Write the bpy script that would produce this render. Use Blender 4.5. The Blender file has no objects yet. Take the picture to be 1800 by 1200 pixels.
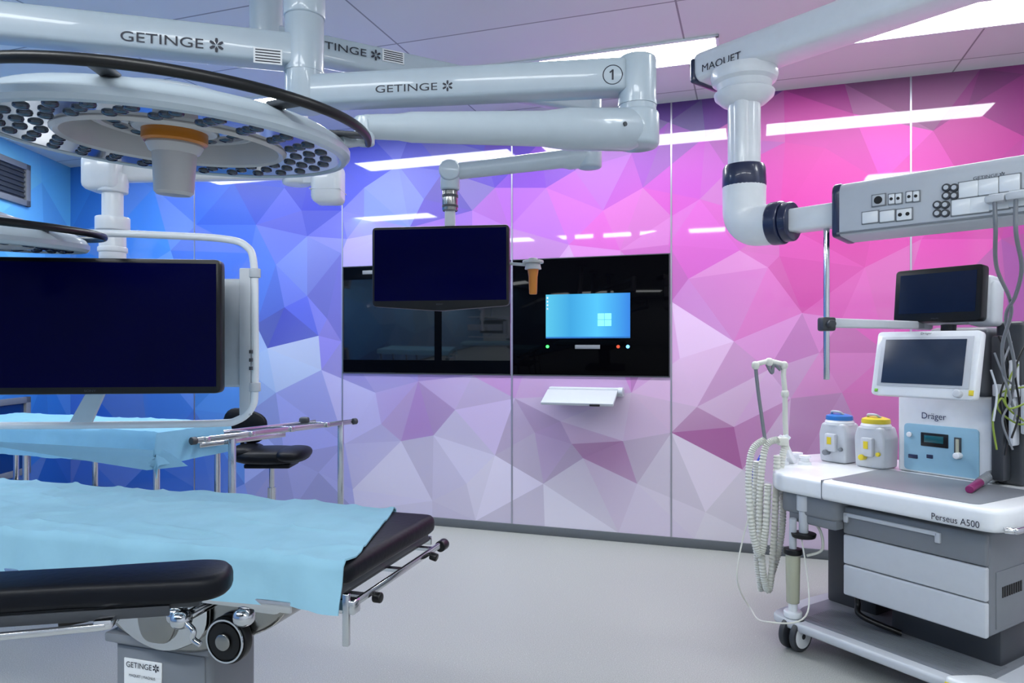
import bpy,bmesh,math,random
from mathutils import Vector,Matrix,noise,geometry
random.seed(7)
sc=bpy.context.scene
try: sc.view_settings.view_transform='Standard'
except Exception: pass
F=1250.0;CH=1.35;CEIL=3.02
V=Vector
UP=V((0,0,1))
def sight(x,y,d): return V(((x-900)/F*d,d,CH-(y-611)/F*d))
def at_h(x,y,h):
    d=(CH-h)*F/(y-611); return V(((x-900)/F*d,d,h))
def ray_plane(x,y,p0,n):
    d=V(((x-900)/F,1,-(y-611)/F)); o=V((0,0,CH)); return o+d*((p0-o).dot(n)/d.dot(n))
def frame(o,ex,ey,ez):
    m=Matrix.Identity(4)
    for i,a in enumerate((ex,ey,ez)):
        for j in range(3): m[j][i]=a[j]
    for j in range(3): m[j][3]=o[j]
    return m
def frame_ru(o,right,up):
    r=V(right).normalized(); b=V(up).cross(r).normalized(); u=r.cross(b)
    return frame(o,r,b,u)
# ---------------- materials
def lin(c):
    o=[]
    for v in c:
        v/=255.0
        o.append(v/12.92 if v<=.04045 else ((v+.055)/1.055)**2.4)
    return (o[0],o[1],o[2],1)
def mat(name,rgb,rough=.5,metal=0,coat=0,emit=0,trans=0,var=.04,scale=30,bump=0,ior=1.5,spec=.5):
    m=bpy.data.materials.new(name); m.use_nodes=True; nt=m.node_tree; N=nt.nodes; L=nt.links
    b=N['Principled BSDF']; c=lin(rgb)
    b.inputs['Roughness'].default_value=rough; b.inputs['Metallic'].default_value=metal
    b.inputs['IOR'].default_value=ior; b.inputs['Specular IOR Level'].default_value=spec
    b.inputs['Coat Weight'].default_value=coat; b.inputs['Coat Roughness'].default_value=.05
    b.inputs['Transmission Weight'].default_value=trans
    tc=N.new('ShaderNodeTexCoord'); nz=N.new('ShaderNodeTexNoise'); nz.inputs['Scale'].default_value=scale; nz.inputs['Detail'].default_value=4
    L.new(tc.outputs['Object'],nz.inputs['Vector'])
    mx=N.new('ShaderNodeMix'); mx.data_type='RGBA'
    mx.inputs['A'].default_value=tuple(max(0,v*(1-var)) for v in c[:3])+(1,)
    mx.inputs['B'].default_value=tuple(min(1,v*(1+var)) for v in c[:3])+(1,)
    L.new(nz.outputs['Fac'],mx.inputs['Factor']); L.new(mx.outputs['Result'],b.inputs['Base Color'])
    if emit:
        L.new(mx.outputs['Result'],b.inputs['Emission Color']); b.inputs['Emission Strength'].default_value=emit
    if bump:
        bp=N.new('ShaderNodeBump'); bp.inputs['Strength'].default_value=bump; bp.inputs['Distance'].default_value=.01
        L.new(nz.outputs['Fac'],bp.inputs['Height']); L.new(bp.outputs['Normal'],b.inputs['Normal'])
    return m
WHITE=mat('white_enamel',(226,230,234),.3,coat=.3)
ARMG=mat('arm_grey_paint',(172,185,195),.32,coat=.3)
LGREY=mat('light_grey_plastic',(188,193,200),.4)
MGREY=mat('mid_grey_plastic',(116,121,128),.42)
DGREY=mat('dark_grey_plastic',(50,54,60),.45)
BLACK=mat('black_plastic',(7,8,11),.35,spec=.35)
LEATHER=mat('black_vinyl_pad',(7,10,18),.45,bump=.08,scale=60,spec=.18)
NAVY=mat('navy_ring',(22,32,68),.3,coat=.4)
CHROME=mat('chrome',(205,208,212),.14,metal=1,var=.02)
STEEL=mat('brushed_steel',(150,150,148),.2,metal=1,var=.06)
SCREEN=mat('dark_navy_screen',(1,2,40),.14,var=.3,scale=3,spec=.05,emit=.35)
SCREEN2=mat('slate_screen',(40,52,72),.25,var=.05,spec=.25)
SCREEN3=mat('teal_night_screen',(6,20,46),.2,var=.1,spec=.12,emit=.2)
BLKGLASS=mat('black_glass',(2,2,4),.04,spec=.06)
DRAPE=mat('light_blue_drape',(134,178,198),.8,var=.12,bump=.35,scale=9,spec=.2)
DRAPE2=mat('blue_drape',(126,180,210),.8,var=.06,bump=.2,scale=14,spec=.2)
ORANGE=mat('orange_plastic',(185,112,20),.35,coat=.3)
HUBP=mat('pearl_plastic',(182,182,184),.35,coat=.2)
LENSG=mat('smoked_lens_glass',(30,36,46),.08,coat=.8)
LENS=mat('led_lens',(74,82,94),.08,metal=.8)
INK=mat('dark_ink',(26,30,46),.5)
TEXTG=mat('grey_ink',(60,64,76),.5)
BLUE=mat('blue_cap',(40,115,190),.35)
YELLOW=mat('yellow_cap',(215,195,45),.35)
CREAM=mat('cream_hose',(206,208,200),.4)
AQUA=mat('pale_blue_panel',(140,182,205),.35)
PURPLE=mat('purple_connector',(130,35,95),.4)
GREEN=mat('green_yellow_cable',(120,140,50),.45)
CLEARY=mat('canister_plastic',(190,192,170),.2,trans=.2)
BLUETUBE=mat('blue_hose',(50,60,190),.4)
ALU=mat('aluminium_trim',(170,170,180),.3,metal=.8)
BASEB=mat('grey_cove_vinyl',(88,93,98),.5)
LEDG=mat('green_led',(60,255,90),.4,emit=3)
LEDB=mat('blue_led',(90,170,255),.4,emit=3)
LEDR=mat('amber_led',(190,70,40),.4,emit=.6)
LAMP=mat('lamp_diffuser',(249,253,255),.5,emit=25.5,var=0)
PAPER=mat('white_label',(225,228,230),.5)
WALLP=mat('pale_wall_paint',(204,208,212),.5)
# ---------------- builder
class B:
    def __init__(s,m=None): s.bm=bmesh.new(); s.m=m or Matrix.Identity(4); s.mi=0
    def _add(s,t,m=None):
        for f in t.faces: f.material_index=s.mi
        t.transform(s.m@m if m is not None else s.m)
        me=bpy.data.meshes.new('tmp'); t.to_mesh(me); t.free(); s.bm.from_mesh(me); bpy.data.meshes.remove(me)
        return s
    def box(s,c,size,bev=0,seg=2,rot=None):
        t=bmesh.new(); bmesh.ops.create_cube(t,size=1)
        t.transform(Matrix.Diagonal((size[0],size[1],size[2],1)))
        if bev: bmesh.ops.bevel(t,geom=t.edges[:],offset=min(bev,min(size)*.49),segments=seg,profile=.5,affect='EDGES')
        m=Matrix.Translation(c)
        if rot is not None: m=m@rot.to_4x4()
        return s._add(t,m)
    def lim(s,x0,x1,y0,y1,z0,z1,bev=0,seg=2):
        return s.box(((x0+x1)/2,(y0+y1)/2,(z0+z1)/2),(abs(x1-x0),abs(y1-y0),abs(z1-z0)),bev,seg)
    def beam(s,p0,p1,a,b=None,bev=.01,up=UP,seg=3):
        p0=V(p0);p1=V(p1); b=b or a
        ex=(p1-p0).normalized(); ey=V(up).cross(ex).normalized(); ez=ex.cross(ey)
        t=bmesh.new(); vs=[]
        for p,(w,h) in ((p0,a),(p1,b)):
            for sy,sz in ((-1,-1),(1,-1),(1,1),(-1,1)): vs.append(t.verts.new(p+ey*sy*w/2+ez*sz*h/2))
        for q in ((0,3,2,1),(4,5,6,7),(0,1,5,4),(1,2,6,5),(2,3,7,6),(3,0,4,7)): t.faces.new([vs[i] for i in q])
        if bev: bmesh.ops.bevel(t,geom=t.edges[:],offset=bev,segments=seg,profile=.5,affect='EDGES')
        return s._add(t)
    def cyl(s,p0,p1,r,r2=None,n=28,bev=0):
        p0=V(p0);p1=V(p1);d=p1-p0
        t=bmesh.new(); bmesh.ops.create_cone(t,cap_ends=True,segments=n,radius1=r,radius2=r if r2 is None else r2,depth=d.length)
        if bev:
            es=[e for e in t.edges if any(len(f.verts)>4 for f in e.link_faces)]
            bmesh.ops.bevel(t,geom=es,offset=bev,segments=3,profile=.5,affect='EDGES')
        q=d.to_track_quat('Z','Y').to_matrix().to_4x4()
        return s._add(t,Matrix.Translation((p0+p1)/2)@q)
    def lathe(s,p,prof,axis=UP,n=40):
        t=bmesh.new(); rings=[]
        for r,z in prof:
            if r<1e-6: rings.append([t.verts.new((0,0,z))])
            else: rings.append([t.verts.new((r*math.cos(2*math.pi*i/n),r*math.sin(2*math.pi*i/n),z)) for i in range(n)])
        for a,b in zip(rings[:-1],rings[1:]):
            for i in range(n):
                j=(i+1)%n
                if len(a)==1 and len(b)==1: continue
                if len(a)==1: t.faces.new((a[0],b[j],b[i]))
                elif len(b)==1: t.faces.new((a[i],a[j],b[0]))
                else: t.faces.new((a[i],a[j],b[j],b[i]))
        q=V(axis).to_track_quat('Z','Y').to_matrix().to_4x4()
        return s._add(t,Matrix.Translation(p)@q)
    def tube(s,pts,r,n=10,sub=8,cat=True,closed=False,rf=None,flat=1.0):
        P=[V(p) for p in pts]; path=[]
        if cat and len(P)>2:
            k=len(P); rng=range(k if closed else k-1)
            for i in rng:
                if closed: a,b,c,d=P[(i-1)%k],P[i],P[(i+1)%k],P[(i+2)%k]
                else: a,b,c,d=P[max(i-1,0)],P[i],P[i+1],P[min(i+2,k-1)]
                for j in range(sub):
                    u=j/sub
                    path.append(.5*((2*b)+(c-a)*u+(2*a-5*b+4*c-d)*u*u+(3*b-a-3*c+d)*u**3))
            if not closed: path.append(P[-1])
        else: path=P
        t=bmesh.new(); rings=[]; m=len(path)
        tan=[]
        for i in range(m):
            if closed: d=path[(i+1)%m]-path[i-1]
            else: d=path[min(i+1,m-1)]-path[max(i-1,0)]
            tan.append(d.normalized() if d.length>1e-9 else UP.copy())
        u=tan[0].orthogonal().normalized()
        if abs(tan[0].z)<.9: u=(UP-tan[0]*UP.dot(tan[0])).normalized()
        for i in range(m):
            u=(u-tan[i]*u.dot(tan[i])).normalized(); w=tan[i].cross(u)
            rr=rf(i,m) if rf else r
            rings.append([t.verts.new(path[i]+u*math.cos(2*math.pi*k/n)*rr+w*math.sin(2*math.pi*k/n)*rr*flat) for k in range(n)])
        for i in range(m if closed else m-1):
            a=rings[i];b=rings[(i+1)%m]
            for k in range(n): t.faces.new((a[k],a[(k+1)%n],b[(k+1)%n],b[k]))
        if not closed:
            t.faces.new(rings[0][::-1]); t.faces.new(rings[-1])
        return s._add(t)
    def prism(s,poly,z0,z1,bev=0,seg=2,m=None):
        t=bmesh.new(); a=[t.verts.new((x,y,z0)) for x,y in poly]; b=[t.verts.new((x,y,z1)) for x,y in poly]
        k=len(poly); f0=t.faces.new(a[::-1]); f1=t.faces.new(b)
        for i in range(k): t.faces.new((a[i],a[(i+1)%k],b[(i+1)%k],b[i]))
        bmesh.ops.recalc_face_normals(t,faces=t.faces)
        if bev: bmesh.ops.bevel(t,geom=list(set(f0.edges[:]+f1.edges[:])),offset=bev,segments=seg,profile=.5,affect='EDGES')
        return s._add(t,m)
    def blob(s,c,size,p=.6,rot=None,n=24):
        t=bmesh.new(); bmesh.ops.create_uvsphere(t,u_segments=n,v_segments=n//2,radius=1)
        for v in t.verts:
            v.co=V([math.copysign(abs(q)**p,q)*k/2 for q,k in zip(v.co,size)])
        m=Matrix.Translation(c)
        if rot is not None: m=m@rot.to_4x4()
        return s._add(t,m)
    def slab(s,pts,off):
        t=bmesh.new(); off=V(off); a=[t.verts.new(V(p)) for p in pts]; b=[t.verts.new(V(p)+off) for p in pts]; k=len(pts)
        t.faces.new(a[::-1]); t.faces.new(b)
        for i in range(k): t.faces.new((a[i],a[(i+1)%k],b[(i+1)%k],b[i]))
        return s._add(t)
def rounded(poly,r,n=5):
    out=[];k=len(poly)
    for i in range(k):
        a=V(poly[i-1]);b=V(poly[i]);c=V(poly[(i+1)%k])
        ra=min(r,(a-b).length*.48); rc=min(r,(c-b).length*.48)
        p=b+(a-b).normalized()*ra; q=b+(c-b).normalized()*rc
        for j in range(n+1):
            u=j/n; out.append(tuple(p*(1-u)**2+b*2*u*(1-u)+q*u*u))
    return out
ORG={}
def thing(name,label,cat,origin,**kw):
    e=bpy.data.objects.new(name,None); e.empty_display_size=.1; e.location=origin
    sc.collection.objects.link(e); e['label']=label; e['category']=cat
    for k,v in kw.items(): e[k]=v
    ORG[e.name]=V(origin); return e
def part(name,parent,b,mats,label=None,struct=False):
    bm=b.bm if isinstance(b,B) else b
    if not struct: bmesh.ops.recalc_face_normals(bm,faces=bm.faces)
    for f in bm.faces: f.smooth=True
    for e in bm.edges:
        e.smooth = len(e.link_faces)==2 and e.calc_face_angle(0)<math.radians(38)
    o=ORG[parent.name] if parent else V((0,0,0))
    bm.transform(Matrix.Translation(-o))
    me=bpy.data.meshes.new(name); bm.to_mesh(me); bm.free()
    if not isinstance(mats,(list,tuple)): mats=[mats]
    for m in mats: me.materials.append(m)
    ob=bpy.data.objects.new(name,me); sc.collection.objects.link(ob)
    if parent:
        ob.parent=parent; ORG[ob.name]=o
    if label: ob['label']=label
    return ob
def copies(ob,offsets):
    # further individual copies of a part, moved by the given world vectors
    for d in offsets:
        c=ob.copy(); c.location=ob.location+V(d); sc.collection.objects.link(c)
def struct(name,b,mats):
    ob=part(name,None,b,mats,struct=True); ob['kind']='structure'; return ob
def text(parent,body,c,ex,up,w,h,m,name='lettering',off=.0015,extra=None):
    cu=bpy.data.curves.new('t','FONT'); cu.body=body; cu.size=1
    ob=bpy.data.objects.new('t',cu); sc.collection.objects.link(ob)
    bpy.context.view_layer.update()
    me=bpy.data.meshes.new_from_object(ob.evaluated_get(bpy.context.evaluated_depsgraph_get()))
    bpy.data.objects.remove(ob)
    xs=[v.co.x for v in me.vertices]; ys=[v.co.y for v in me.vertices]
    x0,x1,y0,y1=min(xs),max(xs),min(ys),max(ys)
    bm=bmesh.new(); bm.from_mesh(me); bpy.data.meshes.remove(me)
    tw=w*(.80 if extra else 1); cx=-w/2+tw/2 if extra else 0
    ex=V(ex).normalized(); up=V(up).normalized(); nn=ex.cross(up).normalized(); up=nn.cross(ex)
    for v in bm.verts:
        v.co=V((cx+((v.co.x-x0)/(x1-x0)-.5)*tw,((v.co.y-y0)/(y1-y0)-.5)*h,0))
    if extra:   # six petal asterisk mark
        ac=V((w/2-w*.07,0,0)); R=h*.75
        for k in range(6):
            a=math.pi/2+k*math.pi/3; d=V((math.cos(a),math.sin(a),0)); q=V((-d.y,d.x,0))
            vs=[bm.verts.new(ac+d*R*t1+q*R*t2) for t1,t2 in ((.14,.0),(.5,-.2),(.95,-.16),(1,.0),(.95,.16),(.5,.2))]
            bm.faces.new(vs)
    bm.transform(frame(V(c)+nn*off,ex,up,nn))
    o=ORG[parent.name]; bm.transform(Matrix.Translation(-o))
    me=bpy.data.meshes.new(name); bm.to_mesh(me); bm.free(); me.materials.append(m)
    ob=bpy.data.objects.new(name,me); sc.collection.objects.link(ob); ob.parent=parent; ORG[ob.name]=o
    return ob
# ---------------- camera
cam=bpy.data.cameras.new('camera'); co=bpy.data.objects.new('camera',cam); sc.collection.objects.link(co)
co.location=(0,0,CH); co.rotation_euler=(math.pi/2,0,0); cam.lens=25; cam.sensor_width=36; cam.shift_y=11/1800; cam.clip_start=.05
sc.camera=co
# ---------------- room
WR=V((.9474,-.3201,0)); WN=V((-.3201,-.9474,0)); W0=V((0,5.212,0))
def WP(s,h,o=0): return W0+WR*s+WN*o+UP*h
def wall_sh(x,y):
    u=x-900; Y=CH*F/(.0875*(u+3700)); X=u/F*Y
    return (X/.9474, CH-(y-611)/F*Y)
SL,SR=-4.322,4.4
WF=frame(W0,WR,-WN,UP)  # local: x=s, y=into wall, z=h
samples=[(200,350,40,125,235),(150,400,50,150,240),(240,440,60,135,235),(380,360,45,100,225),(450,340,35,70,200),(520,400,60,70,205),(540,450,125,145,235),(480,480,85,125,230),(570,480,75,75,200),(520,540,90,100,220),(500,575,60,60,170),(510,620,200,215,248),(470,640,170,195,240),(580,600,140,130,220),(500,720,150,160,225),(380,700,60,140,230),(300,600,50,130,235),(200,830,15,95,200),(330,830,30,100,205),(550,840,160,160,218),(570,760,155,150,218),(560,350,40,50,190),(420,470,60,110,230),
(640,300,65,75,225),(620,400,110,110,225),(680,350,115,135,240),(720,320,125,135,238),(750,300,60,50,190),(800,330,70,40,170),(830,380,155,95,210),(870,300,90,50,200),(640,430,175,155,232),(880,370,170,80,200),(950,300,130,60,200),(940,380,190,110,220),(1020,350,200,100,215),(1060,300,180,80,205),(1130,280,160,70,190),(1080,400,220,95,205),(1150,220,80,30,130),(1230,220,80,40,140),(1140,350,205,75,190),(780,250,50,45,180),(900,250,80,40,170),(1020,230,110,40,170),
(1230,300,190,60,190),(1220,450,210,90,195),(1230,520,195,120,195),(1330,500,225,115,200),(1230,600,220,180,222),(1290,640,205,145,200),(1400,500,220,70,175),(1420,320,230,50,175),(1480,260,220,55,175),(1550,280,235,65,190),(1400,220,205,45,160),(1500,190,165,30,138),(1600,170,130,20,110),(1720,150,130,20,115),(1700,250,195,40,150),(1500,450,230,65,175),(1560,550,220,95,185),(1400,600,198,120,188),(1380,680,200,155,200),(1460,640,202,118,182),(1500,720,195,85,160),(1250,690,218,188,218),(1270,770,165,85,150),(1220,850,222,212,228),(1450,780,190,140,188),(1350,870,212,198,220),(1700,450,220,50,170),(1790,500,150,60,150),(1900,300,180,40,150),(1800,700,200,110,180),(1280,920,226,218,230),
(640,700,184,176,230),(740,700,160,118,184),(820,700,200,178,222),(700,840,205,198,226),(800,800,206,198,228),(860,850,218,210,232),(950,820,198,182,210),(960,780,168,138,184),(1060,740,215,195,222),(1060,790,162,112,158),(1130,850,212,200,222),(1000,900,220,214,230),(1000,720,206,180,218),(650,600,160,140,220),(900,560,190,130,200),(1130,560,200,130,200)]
S2=[]
for x,y,r,g,b in samples:
    s_,h_=wall_sh(x,y); c=V(lin((r,g,b))[:3]); l=c.x*.3+c.y*.59+c.z*.11
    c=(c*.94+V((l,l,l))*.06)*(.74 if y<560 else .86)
    S2.append((s_,h_,c))
def field(s,h):
    W=0;C=V((0,0,0))
    for a,b,c in S2:
        w=1/((a-s)**2+(b-h)**2+.003)**2.1; W+=w; C+=c*w
    return C/W
mpts=[(215,390),(270,330),(342,320),(235,480),(300,440),(345,395),(410,320),(450,395),(440,445),(500,330),(530,370),(485,465),(540,415),(600,445),(600,370),(540,520),(450,570),(470,612),(500,540),(565,650),(485,690),(575,560),(600,600),(420,640),(350,590),(240,600),(340,720),(430,730),(560,590),(500,800),(560,830),(430,850),
(640,330),(700,290),(745,350),(640,380),(610,420),(830,370),(870,330),(780,300),(960,330),(895,400),(850,265),(950,250),(1010,300),(1060,370),(1000,430),(1110,270),(1175,215),(1130,330),(1175,430),(1090,440),(720,400),
(1240,240),(1280,300),(1230,350),(1180,380),(1300,440),(1210,490),(1180,530),(1350,470),(1290,600),(1410,550),(1370,450),(1380,250),(1370,390),(1450,260),(1500,200),(1550,320),(1640,230),(1600,140),(1700,190),(1800,130),(1800,240),(1440,620),(1350,650),(1225,715),(1195,630),(1305,825),(1290,750),(1390,700),(1480,690),(1560,620),(1480,560),(1520,470),(1620,420),(1700,330),(1760,420),
(670,745),(606,780),(705,775),(660,690),(735,670),(830,660),(800,720),(762,765),(905,700),(870,800),(820,850),(940,760),(1005,780),(955,850),(1025,805),(1095,775),(1110,690),(1180,760),(1120,850),(1240,900),(1380,860),(760,880),(620,860),(985,740)]
def tri_mesh(pts2,rect,colf,m4,seedv,amp=.13,gap=.52):
    rnd=random.Random(seedv); x0,x1,z0,z1=rect
    P=[p for p in pts2 if x0+.05<p[0]<x1-.05 and z0+.05<p[1]<z1-.05]
    nx=int((x1-x0)/.5); nz=int((z1-z0)/.5)
    for i in range(nx):
        for j in range(nz):
            q=(x0+(i+.5+rnd.uniform(-.35,.35))*(x1-x0)/nx, z0+(j+.5+rnd.uniform(-.35,.35))*(z1-z0)/nz)
            if all((q[0]-p[0])**2+(q[1]-p[1])**2>gap**2 for p in P): P.append(q)
    for i in range(nx+1):
        o=rnd.uniform(-.15,.15) if 0<i<nx else 0
        P+= [(x0+i*(x1-x0)/nx+o,z0),(x0+i*(x1-x0)/nx-o,z1)]
    for j in range(1,nz): P+=[(x0,z0+j*(z1-z0)/nz),(x1,z0+j*(z1-z0)/nz)]
    vs,es,fs,_,_,_=geometry.delaunay_2d_cdt([V(p) for p in P],[],[],0,1e-5)
    bm=bmesh.new(); lay=bm.loops.layers.float_color.new('paint')
    bv=[bm.verts.new(m4@V((v.x,0,v.y))) for v in vs]
    for f in fs:
        if len(f)<3: continue
        try: fc=bm.faces.new([bv[i] for i in f])
        except ValueError: continue
        c=V((0,0))
        for i in f: c+=vs[i]
        c/=len(f); base=colf(c.x,c.y); k=1+rnd.uniform(-amp,amp*1.2); wht=max(0,rnd.uniform(-.15,.13))
        for lp,i in zip(fc.loops,f):
            q=vs[i]*.35+c*.65
            col=(base*.65+colf(q.x,q.y)*.35)*k; col=col*(1-wht)+V((.7,.68,.76))*wht
            lp[lay]=(min(1,col.x),min(1,col.y),min(1,col.z),1)
    q=[m4@V(p) for p in ((x0,.06,z0),(x1,.06,z0),(x1,.06,z1),(x0,.06,z1))]
    fc=bm.faces.new([bm.verts.new(p) for p in q])
    for lp in fc.loops: lp[lay]=(.5,.5,.55,1)
    return bm
def mural_mat(name):
    m=bpy.data.materials.new(name); m.use_nodes=True; N=m.node_tree.nodes; b=N['Principled BSDF']
    a=N.new('ShaderNodeAttribute'); a.attribute_name='paint'; m.node_tree.links.new(a.outputs['Color'],b.inputs['Base Color'])
    b.inputs['Roughness'].default_value=.45; b.inputs['IOR'].default_value=1.45
    b.inputs['Coat Weight'].default_value=1; b.inputs['Coat Roughness'].default_value=.03; b.inputs['Coat IOR'].default_value=1.45
    return m
MURAL=mural_mat('glossy_printed_glass')
bm=tri_mesh([wall_sh(*p) for p in mpts],(SL,SR,.06,CEIL),field,WF,3)
struct('wall_back',bm,MURAL)
b=B(WF); b.lim(SL,SR,-.012,.05,0,.062,.003); struct('baseboard_back',b,BASEB)
CA=V((-4.095,6.596,0)); LD=V((.037,-1,0)).normalized()
LF=frame(CA,LD,V((-1,-.037,0)).normalized(),UP)  # x along wall to viewer, y outward
lc=[(0,2.9,(100,185,235)),(0,2.0,(65,155,235)),(0,1.2,(45,130,220)),(0,.2,(20,85,180)),(1,2.9,(120,200,238)),(2,1.5,(70,155,228)),(2,.2,(20,75,170)),(5,2.5,(140,185,220)),(5,.5,(110,145,195))]
lc=[(a,b_,V(lin(c)[:3])*.95) for a,b_,c in lc]
def lfield(s,h):
    W=0;C=V((0,0,0))
    for a,b_,c in lc:
        w=1/((a-s)**2+(b_-h)**2+.02)**1.3; W+=w; C+=c*w
    return C/W
bm=tri_mesh([],(0,8.962,.06,CEIL),lfield,LF,5,.1); bmesh.ops.reverse_faces(bm,faces=bm.faces); struct('wall_left',bm,MURAL)
b=B(LF); b.lim(0,8.96,-.012,.05,0,.062,.003); struct('baseboard_left',b,BASEB)
RB=WP(SR,0); RE=RB+WN*6.5
FL=CA+LD*8.962
b=B(); b.beam(RB+UP*1.51-WR*-.05,RE+UP*1.51+WR*.05,(.1,3.02),bev=0); struct('wall_right',b,WALLP)
b=B(); b.beam(V((FL.x-.1,FL.y-.05,1.51)),V((RE.x+.1,FL.y-.05,1.51)),(.1,3.02),bev=0); struct('wall_front',b,WALLP)
poly=[(FL.x-.1,FL.y-.1),(RE.x+.2,FL.y-.1),(RB.x+.2,RB.y),(RB.x,RB.y+.12),(CA.x-.1,CA.y+.12)]
def fmat():
    m=bpy.data.materials.new('speckled_vinyl_floor'); m.use_nodes=True; nt=m.node_tree;N=nt.nodes;L=nt.links;b=N['Principled BSDF']
    tc=N.new('ShaderNodeTexCoord'); n1=N.new('ShaderNodeTexNoise'); n1.inputs['Scale'].default_value=260; n1.inputs['Detail'].default_value=2
    n2=N.new('ShaderNodeTexVoronoi'); n2.inputs['Scale'].default_value=45
    L.new(tc.outputs['Object'],n1.inputs['Vector']); L.new(tc.outputs['Object'],n2.inputs['Vector'])
    r=N.new('ShaderNodeValToRGB'); r.color_ramp.elements[0].position=.35; r.color_ramp.elements[0].color=lin((142,144,142)); r.color_ramp.elements[1].position=.65; r.color_ramp.elements[1].color=lin((176,179,176))
    L.new(n1.outputs['Fac'],r.inputs['Fac'])
    r2=N.new('ShaderNodeValToRGB'); r2.color_ramp.elements[0].position=.04; r2.color_ramp.elements[0].color=(1,1,1,1); r2.color_ramp.elements[1].position=.09; r2.color_ramp.elements[1].color=(0,0,0,1)
    L.new(n2.outputs['Distance'],r2.inputs['Fac'])
    mx=N.new('ShaderNodeMix'); mx.data_type='RGBA'; mx.inputs['B'].default_value=lin((208,211,208))
    L.new(r2.outputs['Color'],mx.inputs['Factor']); L.new(r.outputs['Color'],mx.inputs['A']); L.new(mx.outputs['Result'],b.inputs['Base Color'])
    b.inputs['Roughness'].default_value=.36
    return m
b=B(); b.prism(poly,-.1,0); struct('floor',b,fmat())
def cmat():
    m=bpy.data.materials.new('metal_tile_ceiling'); m.use_nodes=True; nt=m.node_tree;N=nt.nodes;L=nt.links;b=N['Principled BSDF']
    tc=N.new('ShaderNodeTexCoord'); mp=N.new('ShaderNodeMapping'); mp.inputs['Rotation'].default_value=(0,0,math.radians(18.67)); mp.inputs['Location'].default_value=(.35,.22,0)
    br=N.new('ShaderNodeTexBrick'); br.offset=0; br.inputs['Scale'].default_value=1; br.inputs['Mortar Size'].default_value=.005; br.inputs['Brick Width'].default_value=1.5; br.inputs['Row Height'].default_value=.62
    br.inputs['Color1'].default_value=lin((226,230,228)); br.inputs['Color2'].default_value=lin((216,220,218)); br.inputs['Mortar'].default_value=lin((140,144,142))
    L.new(tc.outputs['Object'],mp.inputs['Vector']); L.new(mp.outputs['Vector'],br.inputs['Vector']); L.new(br.outputs['Color'],b.inputs['Base Color'])
    b.inputs['Roughness'].default_value=.4
    return m
b=B(); b.prism(poly,CEIL,CEIL+.1); struct('ceiling',b,cmat())
for i,s_ in enumerate((-2.892,-1.4265,0,1.1457,2.594)):
    b=B(WF); b.lim(s_-.005,s_+.005,-.004,.01,.06,CEIL); struct('trim_%d'%(i+1),b,ALU)
def ceil_light(s0,s1,o0,o1,lab):
    c=WP((s0+s1)/2,CEIL,(o0+o1)/2)
    t=thing('ceiling_light',lab,'light',c,group='recessed ceiling light panels')
    b=B(WF); z=CEIL
    for x0,x1,y0,y1 in ((s0,s1,-o1,-o1+.02),(s0,s1,-o0-.02,-o0),(s0,s0+.02,-o1,-o0),(s1-.02,s1,-o1,-o0)): b.lim(x0,x1,y0,y1,z-.012,z-.0005,.002)
    part('frame',t,b,WHITE)
    b=B(WF); b.lim(s0+.02,s1-.02,-o1+.02,-o0-.02,z-.009,z-.001); part('diffuser',t,b,LAMP)
for s0 in (-3.5,-1.75,0,1.75): ceil_light(s0,s0+1.5,.65,1.0,'long flush white ceiling light beside the mural wall')
for s0 in (-3.0,-1.1,.8,2.6): ceil_light(s0,s0+1.5,5.25,5.67,'added long flush ceiling light that brightens the left wall')
ceil_light(-3.6,-2.1,3.0,3.36,'added long flush ceiling light that brightens the left wall')  # extra lamp out of view, added to lift the blue left wall
ceil_light(2.7,4.2,2.6,2.96,'added long flush ceiling light that brightens the left wall')  # unseen fill lamp, added for more light over the room
# left wall window and hatch
b=B(LF)
x0,x1,z0,z1=.62,1.9,2.53,2.88
for q in ((x0,x1,z0,z0+.05),(x0,x1,z1-.05,z1),(x0,x0+.06,z0,z1),(x1-.06,x1,z0,z1)): b.lim(q[0],q[1],-.03,.02,q[2],q[3],.004)
b.mi=1; b.lim(x0+.05,x1-.05,-.008,.0,z0+.04,z1-.04)
for k in range(6): b.lim(x0+.05,x1-.05,-.02,-.008,z0+.07+k*.04,z0+.085+k*.04)
struct('window_1',b,[MGREY,DGREY])
b=B(LF); x0,x1,z0,z1=.62,1.9,.30,.94
for q in ((x0,x1,z0,z0+.05),(x0,x1,z1-.05,z1),(x0,x0+.06,z0,z1),(x1-.06,x1,z0,z1),(x0,x1,.6,.63)): b.lim(q[0],q[1],-.03,.02,q[2],q[3],.004)
b.mi=1; b.lim(x0+.05,x1-.05,-.006,.0,z0+.04,z1-.04)
struct('window_2',b,[MGREY,mat('dark_blue_glass',(10,50,110),.1)])
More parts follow.
